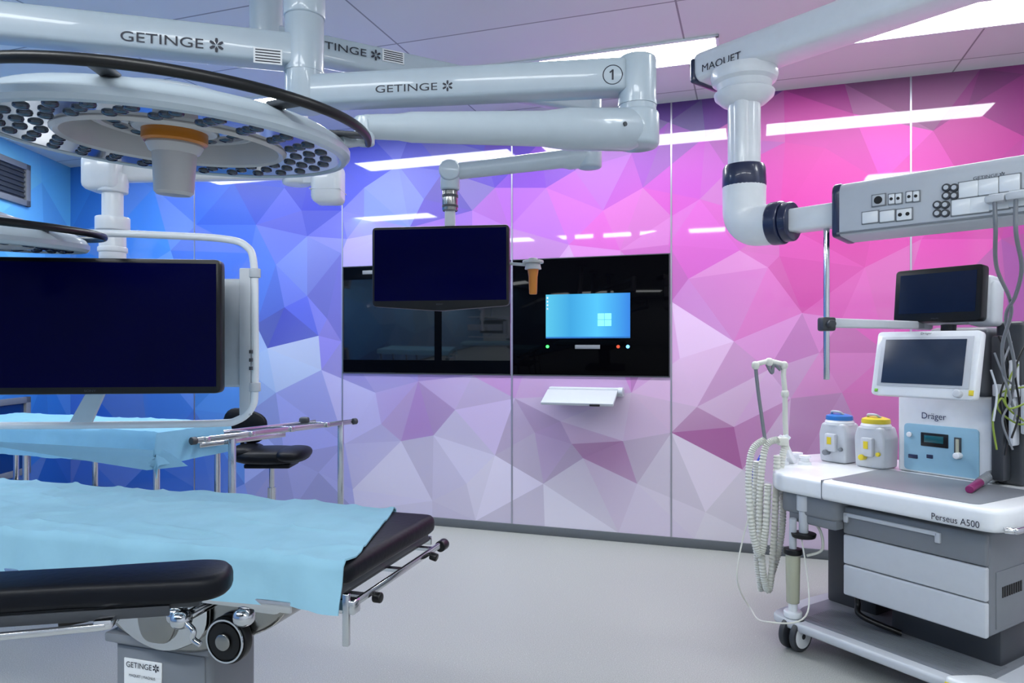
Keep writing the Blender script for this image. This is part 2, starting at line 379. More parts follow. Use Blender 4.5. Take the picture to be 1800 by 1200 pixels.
# ---------------- wall black panels
H0,H1=1.155,1.988
t=thing('wall_display',"black glazed wall cabinet window set into the mural wall",'wall screen',WP(-.72,H0))
b=B(WF); b.lim(-1.4115,-.012,-.006,.012,H0,H1,.002); part('glass_panel',t,b,mat('tinted_window_glass',(16,20,24),.05,coat=.5,ior=1.5,spec=.4))
b=B(WF)
for q in ((-1.4215,-.008,H0-.008,H0),(-1.4215,-.008,H1,H1+.006),(-1.4215,-1.413,H0,H1)): b.lim(q[0],q[1],-.009,.01,q[2],q[3])
part('frame',t,b,DGREY)
b=B(WF)
b.lim(-1.4115,-.012,-.0075,-.005,H1-.10,H1-.004); b.lim(-1.4115,-.012,-.0075,-.005,H0+.004,H0+.10); b.lim(-.62,-.56,-.0075,-.005,H0+.1,H1-.1)
part('black_border',t,b,BLKGLASS)
b=B(WF); s0,h0=wall_sh(638,478); b.lim(s0,s0+.1,-.01,-.005,h0-.02,h0+.01,.003); part('nameplate',t,b,MGREY)
t=thing('wall_computer',"black glass wall computer with lit blue desktop screen",'computer',WP(.57,H0))
b=B(WF); b.lim(.008,1.13,-.006,.012,H0,H1,.002); part('glass_panel',t,b,BLKGLASS)
b=B(WF)
for q in ((.008,1.137,H0-.008,H0),(.008,1.137,H1,H1+.006),(1.131,1.137,H0,H1)): b.lim(q[0],q[1],-.009,.01,q[2],q[3])
part('frame',t,b,DGREY)
sx0,sz1=wall_sh(960,518); sx1,sz0=wall_sh(1108,594)
def scrmat():
    m=bpy.data.materials.new('lit_blue_desktop'); m.use_nodes=True; nt=m.node_tree;N=nt.nodes;L=nt.links;b=N['Principled BSDF']
    tc=N.new('ShaderNodeTexCoord'); sp=N.new('ShaderNodeSeparateXYZ'); L.new(tc.outputs['Generated'],sp.inputs[0])
    r=N.new('ShaderNodeValToRGB'); e=r.color_ramp.elements; e[0].position=0; e[0].color=lin((90,200,235)); e[1].position=1; e[1].color=lin((50,130,228)); x=e.new(.62); x.color=lin((85,200,252)); x=e.new(.3); x.color=lin((60,165,225))
    L.new(sp.outputs['X'],r.inputs['Fac']); L.new(r.outputs['Color'],b.inputs['Emission Color']); b.inputs['Emission Strength'].default_value=1.0
    b.inputs['Base Color'].default_value=(.01,.02,.03,1); b.inputs['Roughness'].default_value=.2; b.inputs['Specular IOR Level'].default_value=.2
    return m
b=B(WF); b.lim(sx0,sx1,-.009,-.005,sz0,sz1); part('screen',t,b,scrmat())
b=B(WF); b.lim(sx0,sx1,-.0105,-.008,sz0,sz0+.010); part('taskbar',t,b,mat('taskbar_dark',(30,90,150),.3,emit=.5))
LG=mat('logo_panes',(120,205,252),.4,emit=.6,spec=.1)
b=B(WF); lx,lz=wall_sh(1051,573)
for i in range(2):
    for j in range(2): b.lim(lx+i*.050,lx+i*.050+.047,-.0095,-.008,lz+j*.046,lz+j*.046+.043)
part('window_emblem',t,b,LG)
b=B(WF); b.lim(sx0+.008,sx0+.018,-.0105,-.008,sz1-.03,sz1-.018); ic=part('desktop_icon',t,b,PAPER)
copies(ic,[(0,0,-k*.026) for k in (1,2,3)])
def disc_w(t,x,y,m,r,nm):
    s_,h_=wall_sh(x,y); b=B(WF); b.cyl((s_,-.012,h_),(s_,-.005,h_),r,n=16); part(nm,t,b,m)
disc_w(t,963,609,LEDG,.011,'indicator_light'); disc_w(t,1087,609,LEDR,.012,'indicator_light'); disc_w(t,1104,609,LEDB,.012,'indicator_light')
s0,h0=wall_sh(1011,613); s1,h1=wall_sh(1055,606); b=B(WF); b.lim(s0,s1,-.008,-.005,h0,h1,.002); part('nameplate',t,b,MGREY)
# keyboard shelf
s0,ht=wall_sh(968,680); s1,hb=wall_sh(1098,702)
t=thing('keyboard_shelf',"small white folded keyboard shelf fixed under the wall computer",'shelf',WP((s0+s1)/2,hb))
b=B(WF); b.lim(s0+.0,s1,-.06,-.001,ht-.055,ht+.005,.01,3); b.cyl((s1-.03,-.065,ht-.02),(s1,-.065,ht-.02),.03,n=20); part('housing',t,b,LGREY)
b=B(WF); rot=Matrix.Rotation(math.radians(24),3,'X')
b.box(((s0+s1)/2-.02,-.15,ht-.060),(s1-s0-.03,.2,.022),.006,2,rot); part('tray',t,b,LGREY)
b=B(WF); b.box((s1-.16,-.246,ht-.104),(.07,.008,.012),.001,1,rot); part('latch',t,b,BLACK)
# ---------------- display helper
def display(t,c,right,up,w,h,dep,hous,scr,bez=.02,chin=.02,name='display',bow=0):
    m=frame_ru(c,right,up); b=B(m)
    pl=rounded([(-w/2,-h/2),(0,-h/2-bow),(w/2,-h/2),(w/2,h/2),(-w/2,h/2)] if bow else [(-w/2,-h/2),(w/2,-h/2),(w/2,h/2),(-w/2,h/2)],.02)
    pm=frame(V((0,0,0)),V((1,0,0)),V((0,0,1)),V((0,-1,0)))
    b.prism(pl,-dep/2,dep/2,.006,2,pm)
    b.box((0,dep/2+.012,0),(w*.6,.03,h*.6),.012)
    hs=part(name,t,b,hous)
    b=B(m); b.lim(-w/2+bez,w/2-bez,-dep/2-.002,-dep/2+.002,-h/2+bez+chin,h/2-bez); part('screen',hs,b,scr)
    return hs,m
# ---------------- surgical lamp
def surgical_lamp(c,rotm,label,ringa=(-178,14)):
    t=thing('surgical_light',label,'surgical light',c)
    m=Matrix.Translation(c)@rotm.to_4x4(); R3=m.to_3x3()
    b=B(m); b.lathe((0,0,0),[(0,.090),(.12,.088),(.18,.068),(.22,.050),(.27,.044),(.315,.034),(.340,.020),(.351,.006),(.351,-.006),(.344,-.014),(.333,-.016),(.328,-.012),(.325,.004),(.2,.016),(.19,.066),(.0,.068)],n=72)
    part('housing',t,b,ARMG)
    b=B(m); b.lathe((0,0,0),[(.329,-.004),(.329,-.012),(.218,-.006),(.218,.0)],n=72); lr=part('lens_ring',t,b,LENSG)
    pos=[]
    for r,n in ((.238,20),(.268,24),(.300,28)):
        for k in range(n):
            a=2*math.pi*(k+.5*(n==24))/n; pos.append(V((r*math.cos(a),r*math.sin(a),-.0068-(r-.218)*.054)))
    b=B(m); b.lathe(pos[0],[(.0135,.002),(.012,-.003),(.008,-.005),(.0,-.006)],n=14); l0=part('led_lens',lr,b,LENS)
    copies(l0,[R3@(p-pos[0]) for p in pos[1:]])
    b=B(m); b.lathe((0,0,.016),[(.218,-.012),(.219,-.024),(.212,-.030),(.203,-.026),(.198,-.008),(.192,.05)],n=64); part('inner_rim',t,b,HUBP)
    Z=.078
    b=B(m); b.lathe((0,0,Z),[(.0,-.010),(.15,-.010),(.163,-.020),(.165,-.035),(.158,-.052),(.145,-.056),(.14,-.05),(.0,-.045)],n=64); part('hub',t,b,HUBP)
    b=B(m); b.lathe((0,0,Z),[(.138,-.049),(.137,-.053),(.085,-.058),(.08,-.05)],n=56); hl=part('hub_lens',t,b,LENSG)
    p0=V((.111,0,Z-.055)); b=B(m); b.lathe(p0,[(.016,0),(.013,-.003),(.0,-.006)],n=14); l1=part('led_lens',hl,b,LENS)
    copies(l1,[R3@(V((.111*math.cos(2*math.pi*k/14),.111*math.sin(2*math.pi*k/14),Z-.055))-p0) for k in range(1,14)])
    b=B(m); b.lathe((0,0,Z),[(.0,-.05),(.083,-.052),(.08,-.060),(.07,-.062),(0,-.062)],n=48); part('hub_cap',t,b,LGREY)
    b=B(m); b.lathe((0,0,Z),[(.0,-.058),(.060,-.058),(.063,-.062),(.063,-.082),(.058,-.086),(0,-.086)],n=48); part('handle_ring',t,b,ORANGE,'orange ring')
    b=B(m); b.lathe((0,0,Z),[(0,-.084),(.053,-.085),(.055,-.090),(.049,-.102),(.043,-.106),(.040,-.147),(.038,-.184),(.032,-.190),(.0,-.191)],n=40); part('handle',t,b,HUBP)
    b=B(m); a0,a1=ringa; pts=[]
    for k in range(51):
        a=math.radians(a0+(a1-a0)*k/50); pts.append((.388*math.cos(a),.388*math.sin(a),.034))
    b.tube(pts,.010,n=12,cat=False,flat=.8)
    part('rail',t,b,BLACK,'curved black grab rail')
    for a in (a0+12,(a0+a1)/2,a1-10,(a0*3+a1)/4,(a0+3*a1)/4):
        a=math.radians(a); b=B(m); b.beam((.31*math.cos(a),.31*math.sin(a),.034),(.386*math.cos(a),.386*math.sin(a),.034),(.03,.010),bev=.003)
        part('bracket',t,b,DGREY)
    return t,m
LC=V((-.692,1.46,1.776)); LR_=Matrix.Rotation(math.radians(3.4),3,'X')@Matrix.Rotation(math.radians(2.8),3,'Y')
lamp1,lm=surgical_lamp(LC,LR_,"large round surgical light with black rail and orange-ringed handle")
L2=V((-1.535,1.9,1.645))
lamp2,lm2=surgical_lamp(L2,Matrix.Rotation(math.radians(3.4),3,'X')@Matrix.Rotation(math.radians(3),3,'Y'),"round surgical light hanging above the wide monitor",ringa=(-178,160))
# ---------------- light suspension (two arms on one ceiling column)
cx,cy=-.613,2.10
sus=thing('surgical_light_suspension',"light grey ceiling column with two printed lamp arms",'ceiling suspension',(cx,cy,CEIL))
b=B(); b.cyl((cx,cy,CEIL),(cx,cy,2.34),.050); b.cyl((cx,cy,2.34),(cx,cy,2.05),.056,bev=.006); b.cyl((cx,cy,2.40),(cx,cy,2.32),.060,bev=.005); b.cyl((cx,cy,2.165),(cx,cy,2.158),.0575); b.cyl((cx,cy,CEIL),(cx,cy,CEIL-.04),.12,bev=.01)
part('column',sus,b,ARMG)
A1=V((-1.535,1.856,2.217)); A0=V((cx,cy,2.217))
b=B(); b.beam(A0,A1,(.085,.092),(.085,.092),bev=.012); b.cyl(A1+UP*.05,A1-UP*.1,.05,bev=.008); armA=part('arm',sus,b,ARMG)
b=B(); b.tube([A1-UP*.1,A1-UP*.25,A1+V((0,.02,-.38)),L2+UP*.09],.028,n=14); b.lathe(L2+UP*.08,[(0,.05),(.05,.045),(.07,0.01),(.07,.0),(0,.0)]); part('yoke',sus,b,ARMG)
dA=(A0-A1).normalized(); nA=V((dA.y,-dA.x,0))
pA=A0+nA*.0426
text(armA,'GETINGE',ray_plane(304,72,pA,nA),dA,UP,.262,.027,INK,'lettering',.002,extra=True)
q=ray_plane(471,99,pA,nA); b=B(frame(q,dA,-nA,UP)); b.box((0,-.001,0),(.078,.003,.044)); lb=part('sticker',armA,b,PAPER)
b=B(frame(q,dA,-nA,UP))
for k in range(5): b.box((0,-.003,-.016+k*.008),(.068,.001,.003))
part('printed_lines',lb,b,INK)
C0=V((cx,cy,2.10)); C1=V((.348,1.976,2.10))
b=B(); b.beam(C0,C1-V((.03,0,0)),(.085,.088),(.085,.09),bev=.012); b.cyl((C1.x,C1.y,2.155),(C1.x,C1.y,1.93),.052,bev=.008); b.cyl((C1.x,C1.y,2.03),(C1.x,C1.y,2.02),.054); armC=part('arm',sus,b,ARMG)
dC=(C1-C0).normalized(); nC=V((dC.y,-dC.x,0)); pC=C0+nC*.0426
text(armC,'GETINGE',ray_plane(728,154,pC,nC),dC,UP,.225,.021,INK,'lettering',.002,extra=True)
q=ray_plane(1077,132,pC,nC); b=B()
ring=[q+nC*.002+dC*(.026*math.cos(a*math.pi/20))+UP*(.026*math.sin(a*math.pi/20)) for a in range(40)]
b.tube(ring,.0022,n=8,cat=False,closed=True)
part('ring_mark',armC,b,INK)
b=B(); b.beam(q+nC*.003-UP*.014,q+nC*.003+UP*.014,(.005,.003),bev=0,up=nC); b.beam(q+nC*.003+UP*.012,q+nC*.003+UP*.006-dC*.008,(.004,.003),bev=0,up=nC)
part('numeral_one',armC,b,INK)
E0=V((C1.x,C1.y,1.955)); E1=V((-.322,1.552,1.832)); mid2=E0.lerp(E1,.40)
b=B(); b.tube([E0,E0.lerp(E1,.05),E0.lerp(E1,.30),mid2,E0.lerp(E1,.86),E0.lerp(E1,.90),E1],.05,n=20,cat=False,rf=lambda i,m:[.045,.058,.054,.044,.034,.029,.026][i])
b.cyl(E0+UP*.05,E0-UP*.05,.060,bev=.012); sp=part('spring_arm',sus,b,ARMG)
b=B(); e=LC+LR_@V((.33,.03,.02)); b.cyl(E1+UP*.02,E1-UP*.04,.022,bev=.004); b.tube([E1-UP*.025,E1.lerp(e,.5)-UP*.012,e],.016,n=12); part('lamp_joint',sus,b,ARMG)
b=B(); d=(E1-E0).normalized(); k=E0.lerp(E1,.12); sd=V((-d.y,d.x,0)).normalized()
if sd.y>0: sd=-sd
b.cyl(k+sd*.05,k+sd*.06,.006,n=12); part('screw',sp,b,DGREY)
# ---------------- rear monitor suspension
P0=V((-.865,2.5,0)); B0=V((-.865,2.5,2.43)); B1=V((.355,3.17,2.43))
ms=thing('monitor_suspension',"grey jointed ceiling arm carrying the small black monitor",'ceiling suspension',(P0.x,P0.y,CEIL))
b=B(); b.cyl((P0.x,P0.y,CEIL),(P0.x,P0.y,2.34),.056,bev=.004); b.cyl((P0.x,P0.y,CEIL),(P0.x,P0.y,CEIL-.04),.12,bev=.01); b.cyl((P0.x,P0.y,2.70),(P0.x,P0.y,2.62),.062,bev=.005)
part('column',ms,b,ARMG)
b=B(); b.beam(B0,B1,(.085,.10),(.075,.075),bev=.012); b.cyl(B1+UP*.05,B1-UP*.17,.045,bev=.006); ar=part('arm',ms,b,ARMG)
dB=(B1-B0).normalized(); nB=V((dB.y,-dB.x,0)); pB=B0+nB*.0426
text(ar,'GETINGE',ray_plane(605,86,pB,nB),dB,UP,.275,.027,INK,'lettering',.003,extra=True)
q=ray_plane(691,100,pB,nB); b=B(frame(q,dB,-nB,UP)); b.box((0,-.001,0),(.085,.006,.045)); lb=part('sticker',ar,b,PAPER)
b=B(frame(q,dB,-nB,UP))
for k in range(5): b.box((0,-.005,-.016+k*.008),(.074,.001,.003))
part('printed_lines',lb,b,INK)
K0=V((.345,3.17,2.205)); K1=V((-.27,3.1,2.115))
b=B(); b.cyl(K0+UP*.07,K0-UP*.055,.055,bev=.01); b.tube([K0,K0.lerp(K1,.15),K0.lerp(K1,.2),K0.lerp(K1,.9),K1],.04,n=18,cat=False,rf=lambda i,m:[.05,.05,.040,.036,.036][i]); b.cyl(K1+UP*.045,K1-UP*.08,.042,bev=.01)
b.cyl(K1+V((.0,-.05,0)),K1+V((0,.05,0)),.045,bev=.008); part('spring_arm',ms,b,ARMG)
b=B(); b.cyl(K1-UP*.08,K1-UP*.17,.034,bev=.004); b.mi=1; b.cyl(K1-UP*.10,K1-UP*.112,.0355); b.cyl(K1-UP*.145,K1-UP*.155,.0355); part('swivel_joint',ms,b,[STEEL,DGREY])
b=B(); b.beam(K1-UP*.16,K1-UP*.36+V((0,-.0,0)),(.045,.03),bev=.006,up=V((0,1,0))); b.beam(K1-UP*.26,K1-UP*.46,(.16,.02),bev=.006,up=V((0,1,0))); part('mount',ms,b,LGREY)
mon=thing('monitor',"small black flat monitor hanging on the ceiling arm",'monitor',(-.31,3.06,1.5))
pl_=sight(656,470,3.12); pr_=sight(896,466,3.04); cM=(pl_+pr_)/2; cM.z=sight(776,468,3.08).z
hs,mm=display(mon,cM,(pr_-pl_).normalized(),UP,(pr_-pl_).length,.345,.035,BLACK,SCREEN,.012,.012,'housing',bow=.022)
text(hs,'SONY',mm@V((0,-.0185,-.165)),mm.to_3x3()@V((1,0,0)),UP,.03,.006,TEXTG)
hh=thing('sterile_handle_holder',"orange handle hanging from a white disc on the monitor side",'handle',sight(937,470,3.0))
b=B(); q0=sight(893,463,3.06); q1=sight(937,466,3.03); b.beam(q0,q1,(.02,.012),bev=.003); part('bracket',hh,b,LGREY)
b=B(); b.cyl(q1+UP*.02,q1+UP*.008,.045,bev=.003); b.cyl(q1+UP*.008,q1-UP*.018,.030,.036,bev=.003); b.cyl(q1+UP*.03,q1+UP*.02,.02,bev=.003); part('disc',hh,b,HUBP)
b=B(); b.lathe(q1,[(0,-.015),(.024,-.016),(.022,-.03),(.019,-.05),(.017,-.12),(.014,-.124),(0,-.124)],n=24); part('handle',hh,b,ORANGE,'orange tapered handle')
# ---------------- left wide monitor pendant
px=sight(522,300,3.0)
pd=thing('monitor_pendant',"white ceiling pendant arm with tubular frame behind the wide monitor",'ceiling pendant',(px.x,px.y,CEIL))
b=B(); b.cyl((px.x,px.y,CEIL),(px.x,px.y,2.04),.045,bev=.004); b.cyl((px.x,px.y,CEIL),(px.x,px.y,CEIL-.04),.12,bev=.01); b.cyl(px+UP*.08,px-UP*.06,.06,bev=.01); part('column',pd,b,WHITE)
q0=px+UP*.0; q1=sight(190,306,2.62); b=B(); b.beam(q0,q1,(.07,.07),(.07,.06),bev=.015); b.box(q1+V((-.01,0,0)),(.13,.12,.13),.025,3); part('arm',pd,b,WHITE)
bx=sight(577,324,2.97); b=B(); b.box(bx,(.125,.12,.165),.028,4); b.box(bx+V((0,0,-.03)),(.127,.122,.003),.001); b.box((bx+px)/2,(.12,.06,.06),.01); part('control_box',pd,b,WHITE)
pole_x=sight(198,300,2.62)
b=B(); x_,y_=pole_x.x,pole_x.y
for r,za,zb in ((.052,1.99,1.92),(.036,1.93,1.80),(.058,1.83,1.78),(.045,1.79,1.6),(.05,1.72,1.70)): b.cyl((x_,y_,za),(x_,y_,zb),r,bev=.004)
b.cyl((x_,y_,1.62),(x_,y_,1.3),.03); part('pole',pd,b,WHITE)
fy=2.42
fp=[sight(-120,408,fy),sight(140,409,fy),sight(300,414,fy),sight(395,420,fy),sight(432,432,fy),sight(446,462,fy),sight(448,560,fy),sight(448,680,fy),sight(443,715,fy),sight(418,738,fy),sight(370,744,fy),sight(150,747,fy),sight(-120,748,fy)]
b=B(); b.tube(fp,.0125,n=14,sub=6,closed=False); fr=part('tubular_frame',pd,b,WHITE)
for yy in (480,680): b=B(); b.cyl(sight(448,yy-8,fy),sight(448,yy+8,fy),.019,bev=.003); part('clamp',fr,b,LGREY)
b=B(); b.cyl(sight(441,615,fy-.02),sight(441,621,fy-.02),.006,n=12); bt=part('button',fr,b,DGREY); copies(bt,[(0,0,-.028),(0,0,-.056)])
b=B(); b.beam(sight(385,585,2.44),sight(427,585,2.44),(.03,.37),bev=.01); b.beam(sight(-100,585,2.46),sight(385,585,2.46),(.04,.2),bev=.01); b.beam(V((x_,y_,1.35)),V((x_,2.46,1.35)),(.1,.1),bev=.01); part('mounting_plate',pd,b,LGREY)
b=B(); b.lim(*sorted((sight(426,0,2.44).x,sight(446,0,2.44).x)),2.41,2.43,1.12,1.62,.004); part('side_panel',pd,b,LGREY)
wm=thing('monitor',"very wide black flat monitor mounted in a white tubular frame",'monitor',sight(150,700,2.27))
r0=sight(392,575,2.30); l0=r0+V((-.78,-.09,0)); cM=(r0+l0)/2; cM.z=1.418
hs,mm=display(wm,cM,(r0-l0).normalized(),UP,.785,.428,.05,BLACK,SCREEN,.014,.008,'housing')
text(hs,'SONY',mm@V((0,-.0265,-.203)),mm.to_3x3()@V((1,0,0)),UP,.035,.007,TEXTG)
b=B(); b.slab([sight(150,693,2.30),sight(182,693,2.30),sight(160,742,2.36),sight(122,742,2.36)],(0,.012,0)); part('foot',wm,b,LGREY)
# ---------------- draped tables
def drape(name,label,m,L,W,zt,p0,p1,q0,q1,mt,amp=.006,edge=None,nu=90,nv=44,seed=0,thk=.004,flare=.12):
    t=thing(name,label,'drape',m@V(((p0+p1)/2,W/2,zt)))
    bm=bmesh.new(); g=[]
    for i in range(nu+1):
        row=[]
        for j in range(nv+1):
            v=q0+(q1-q0)*j/nv; e=edge(v) if edge else p0
            u=e+(p1-e)*i/nu
            cu_=min(max(u,0),L); cv=min(max(v,0),W); du=u-cu_; dv=v-cv; dr=math.hypot(du,dv)
            n1=noise.noise(V((u*3.1+seed,v*3.7,0))); n2=noise.noise(V((u*9+seed,v*8,4))); n3=abs(noise.noise(V((u*5.3+v*2,v*2.1-u,7+seed)))); n4=abs(noise.noise(V((u*2.3-v*5,v*6+u*1.5,17+seed))))
            cr=max(0,.5-n3*4)+max(0,.5-n4*5)
            fade=1 if dr<.001 else .65
            z=zt-dr+amp*(1.6+n1*1.3+n2*.5+1.9*cr)*fade
            sw=.02*min(1,dr/.08)*(math.sin(u*21+n1*3)*.5+n1)
            x=cu_+(flare*du if du else 0)+(math.copysign(.006+sw*.5,du) if du else 0)
            y=cv+(flare*dv if dv else 0)+(math.copysign(.008+abs(sw)*.7,dv) if dv else 0)
            row.append(bm.verts.new(m@V((x,y,z))))
        g.append(row)
    for i in range(nu):
        for j in range(nv): bm.faces.new((g[i][j],g[i+1][j],g[i+1][j+1],g[i][j+1]))
    bmesh.ops.recalc_face_normals(bm,faces=bm.faces)
    bmesh.ops.solidify(bm,geom=bm.faces[:],thickness=thk)
    part('cloth',t,bm,mt); return t
# back instrument table
ex=V((.9474,-.3201,0)); ey=V((.3201,.9474,0)); fr_=V((-1.72,3.44,0)); L=1.6
TF=frame(fr_-ex*L,ex,ey,UP)
t=thing('instrument_table',"long steel instrument table under a blue drape",'table',fr_-ex*.8+ey*.25)
b=B(TF); b.lim(0,L,0,.5,.90,.935,.005); part('top',t,b,STEEL)
b=B(TF); b.lim(.03,L-.03,.03,.47,.52,.54,.005); part('shelf',t,b,STEEL)
for X in (.04,.68,L-.04):
    for Y in (.04,.46):
        b=B(TF); b.cyl((X,Y,.0),(X,Y,.9),.016,n=16); b.cyl((X,Y,0),(X,Y,.03),.022,n=16); part('leg',t,b,CHROME)
drape('surgical_drape',"light blue sheet draped over the instrument table",TF,L,.5,.938,0,L+.16,-.15,.6,DRAPE2,.004,seed=3)
# saddle stool
sc_=V((sight(478,800,4.75).x,4.75,0))
t=thing('saddle_stool',"black saddle stool with small backrest and chrome post",'stool',sc_)
Z=.635
b=B(); b.blob(sc_+V((0,0,Z)),(.50,.36,.11),.75); b.blob(sc_+V((.16,-.03,Z+.015)),(.20,.38,.09),.8); b.blob(sc_+V((-.16,0,Z+.03)),(.18,.3,.09),.8); b.box(sc_+V((0,0,Z-.06)),(.3,.22,.03),.01); part('seat',t,b,LEATHER)
b=B(); b.blob(sc_+V((-.20,.05,Z+.19)),(.30,.07,.22),.7,Matrix.Rotation(.25,3,'Y')); b.tube([sc_+V((-.12,.1,Z-.06)),sc_+V((-.24,.12,Z)),sc_+V((-.22,.1,Z+.15))],.014); part('backrest',t,b,LEATHER)
b=B(); b.cyl(sc_+UP*.14,sc_+UP*.42,.028); b.cyl(sc_+UP*.4,sc_+UP*(Z-.05),.018); part('post',t,b,CHROME)
for k in range(5):
    a=k*2*math.pi/5; d=V((math.cos(a),math.sin(a),0)); b=B(); b.beam(sc_+UP*.14,sc_+d*.27+UP*.08,(.04,.03),(.03,.02),bev=.006); part('leg',t,b,CHROME)
    b=B(); q=V((-d.y,d.x,0)); b.cyl(sc_+d*.27+q*.02+UP*.028,sc_+d*.27-q*.02+UP*.028,.028,n=20,bev=.004); b.cyl(sc_+d*.27+UP*.03,sc_+d*.27+UP*.08,.01,n=12); part('caster',t,b,BLACK)
# rail stand
r0=sight(345,774,3.62); r1=sight(620,740,4.55); r0.z=r1.z=.878
t=thing('rail_stand',"chrome stand of parallel accessory rails on two poles",'stand',((r0+r1)/2)*1-UP*.878)
dr=(r1-r0).normalized(); sd=V((-dr.y,dr.x,0))
b=B(); b.beam(r0,r1,(.012,.03),bev=.003); b.beam(r0+sd*.10+UP*.01,r0.lerp(r1,.8)+sd*.10+UP*.01,(.012,.03),bev=.003); b.beam(r0+sd*.05-UP*.035+dr*.05,r0.lerp(r1,.55)+sd*.05-UP*.035,(.012,.025),bev=.003)
for k in (.05,.3,.55,.8): b.beam(r0.lerp(r1,k)-sd*.02,r0.lerp(r1,k)+sd*.12,(.03,.03),bev=.003)
part('rail',t,b,CHROME)
for q in (r0,r1,r0+sd*.10+UP*.01):
    s_=1 if q is r1 else -1; b=B(); b.cyl(q,q+dr*s_*.03,.02,n=16,bev=.003); part('end_cap',t,b,DGREY)
b=B(); b.blob(r0.lerp(r1,.72)+sd*.1+UP*.03,(.06,.05,.04)); part('clamp',t,b,DGREY)
pq=[V((sight(408,0,3.82).x,3.82,0)),V((sight(599,0,4.48).x,4.48,0))]
for q in pq:
    b=B(); b.beam(q+UP*.02,q+UP*.885,(.035,.03),bev=.005,up=V((0,1,0))); part('pole',t,b,CHROME)
    b=B(); b.beam(q-sd*.25+UP*.03,q+sd*.25+UP*.03,(.04,.03),bev=.005)
    for s_ in (-.23,.23): b.cyl(q+sd*s_+V((-.01,0,.022)),q+sd*s_+V((.01,0,.022)),.022,n=16)
    part('foot',t,b,STEEL)
# ---------------- operating table
OF=frame(V((-.211,2.0,0)),V((-.957,.293,0)).normalized(),V((-.293,-.957,0)).normalized(),UP)
t=thing('operating_table',"black padded operating table on polished steel pedestal",'operating table',OF@V((.52,.25,0)))
b=B(OF)
b.prism(rounded([(-.005,0),(2.0,0),(2.0,.5),(-.005,.5)],.04),.835,.884,.018,3); part('mattress',t,b,LEATHER)
b=B(OF); b.lim(.02,1.98,.01,.49,.812,.835,.005); b.lim(.03,.14,-.02,.515,.80,.812,.003); part('frame',t,b,DGREY)
b=B(OF)
b.lim(.03,1.95,-.035,-.027,.785,.81,.002); b.lim(.12,1.95,.515,.523,.775,.80,.002)
for a in (.06,.5,1.0): b.lim(a,a+.02,-.03,.0,.79,.805); b.lim(a+.08,a+.1,.49,.52,.785,.80)
b.lim(-.018,-.010,.02,.50,.792,.808,.002)
for y in (.06,.25,.44): b.lim(-.015,.05,y-.01,y+.01,.797,.805)
part('side_rail',t,b,CHROME)
for p,q,r in (((.0,-.02,.785),(.0,-.055,.785),.016),((-.015,.08,.79),(-.035,.08,.785),.011),((-.015,.40,.785),(-.035,.40,.785),.012)):
    b=B(OF); b.cyl(p,q,r,bev=.003,n=16); part('knob',t,b,BLACK)
b=B(OF); b.beam((-.012,.515,.83),(-.012,.515,.72),(.014,.012),bev=.002,up=V((0,1,0))); b.beam((-.03,.50,.80),(.05,.50,.80),(.03,.03),bev=.004)
part('clamp_post',t,b,CHROME)
# pedestal shell
SF=OF@frame(V((0,0,0)),V((1,0,0)),V((0,0,1)),V((0,-1,0)))  # x=a, y=z, z=-b
b=B(SF); sh=rounded([(.19,.77),(.36,.80),(.74,.80),(.80,.745),(.78,.69),(.70,.64),(.60,.60),(.46,.60),(.36,.635),(.22,.70)],.06)
b.prism(sh,-.43,-.15,.02,3); shell=part('pedestal_head',t,b,STEEL)
b=B(SF); b.prism(rounded([(.40,.79),(.74,.79),(.72,.70),(.62,.625),(.52,.605),(.40,.66)],.05),-.448,-.43,.008); part('cover_plate',shell,b,CHROME)
b=B(SF); b.prism(rounded([(.44,.78),(.56,.78),(.60,.70),(.58,.635),(.50,.635)],.03),-.462,-.447,.006); part('hinge_plate',shell,b,STEEL)
b=B(OF); b.cyl((.34,.43,.665),(.34,.455,.665),.056,n=40,bev=.004); b.cyl((.34,.455,.665),(.34,.462,.665),.042,n=32); part('pivot_disc',t,b,BLACK)
b=B(OF); b.cyl((.34,.462,.665),(.34,.470,.665),.020,n=28,bev=.003); part('pivot_cap',t,b,STEEL)
b=B(OF); b.lathe((.34,.458,.665),[(.051,0),(.051,.004),(.047,.004),(.047,0)],axis=(0,1,0),n=40); part('pivot_ring',t,b,CHROME)
b=B(OF)
for p,q,r in (((.30,.44,.765),(.24,.52,.755),.014),((.38,.44,.75),(.40,.53,.735),.012),((.45,.44,.755),(.42,.52,.74),.010)): b.cyl(p,q,r,n=16,bev=.003); b.blob(q,(.045,.045,.04),.8)
b.tube([(.40,.53,.735),(.36,.54,.72),(.36,.54,.70),(.34,.54,.69)],.007,n=10); b.lim(.20,.30,.43,.46,.74,.79,.006); b.lim(.34,.40,.44,.5,.77,.80,.004)
part('lever',t,b,CHROME)
b=B(OF); b.cyl((.75,.40,.685),(.79,.47,.682),.022,bev=.006); b.cyl((.765,.44,.67),(.81,.49,.668),.014,bev=.004); part('locking_knob',t,b,BLACK)
b=B(OF); b.lim(.43,.73,.22,.40,.05,.645,.02,3); b.lim(.42,.74,.21,.42,.60,.625,.006)
b.lim(.445,.715,.395,.403,.1,.59,.003); part('column',t,b,MGREY)
b=B(OF); b.prism(rounded([(.0,-.05),(1.1,-.05),(1.1,.55),(.0,.55)],.12),.0,.06,.015,3); part('base_plate',t,b,STEEL)
LN=(OF.to_3x3()@V((0,1,0))); LX=(OF.to_3x3()@V((-1,0,0))); pp=OF@V((.5,.4035,.3)); cL=ray_plane(252,1182,pp,LN)
b=B(frame(cL,LX,-LN,UP)); b.box((0,-.001,-.004),(.118,.004,.072),.001,1); lp=part('label_plate',t,b,PAPER)
text(lp,'GETINGE',cL+LN*.003+UP*.018,LX,UP,.100,.014,INK,extra=True)
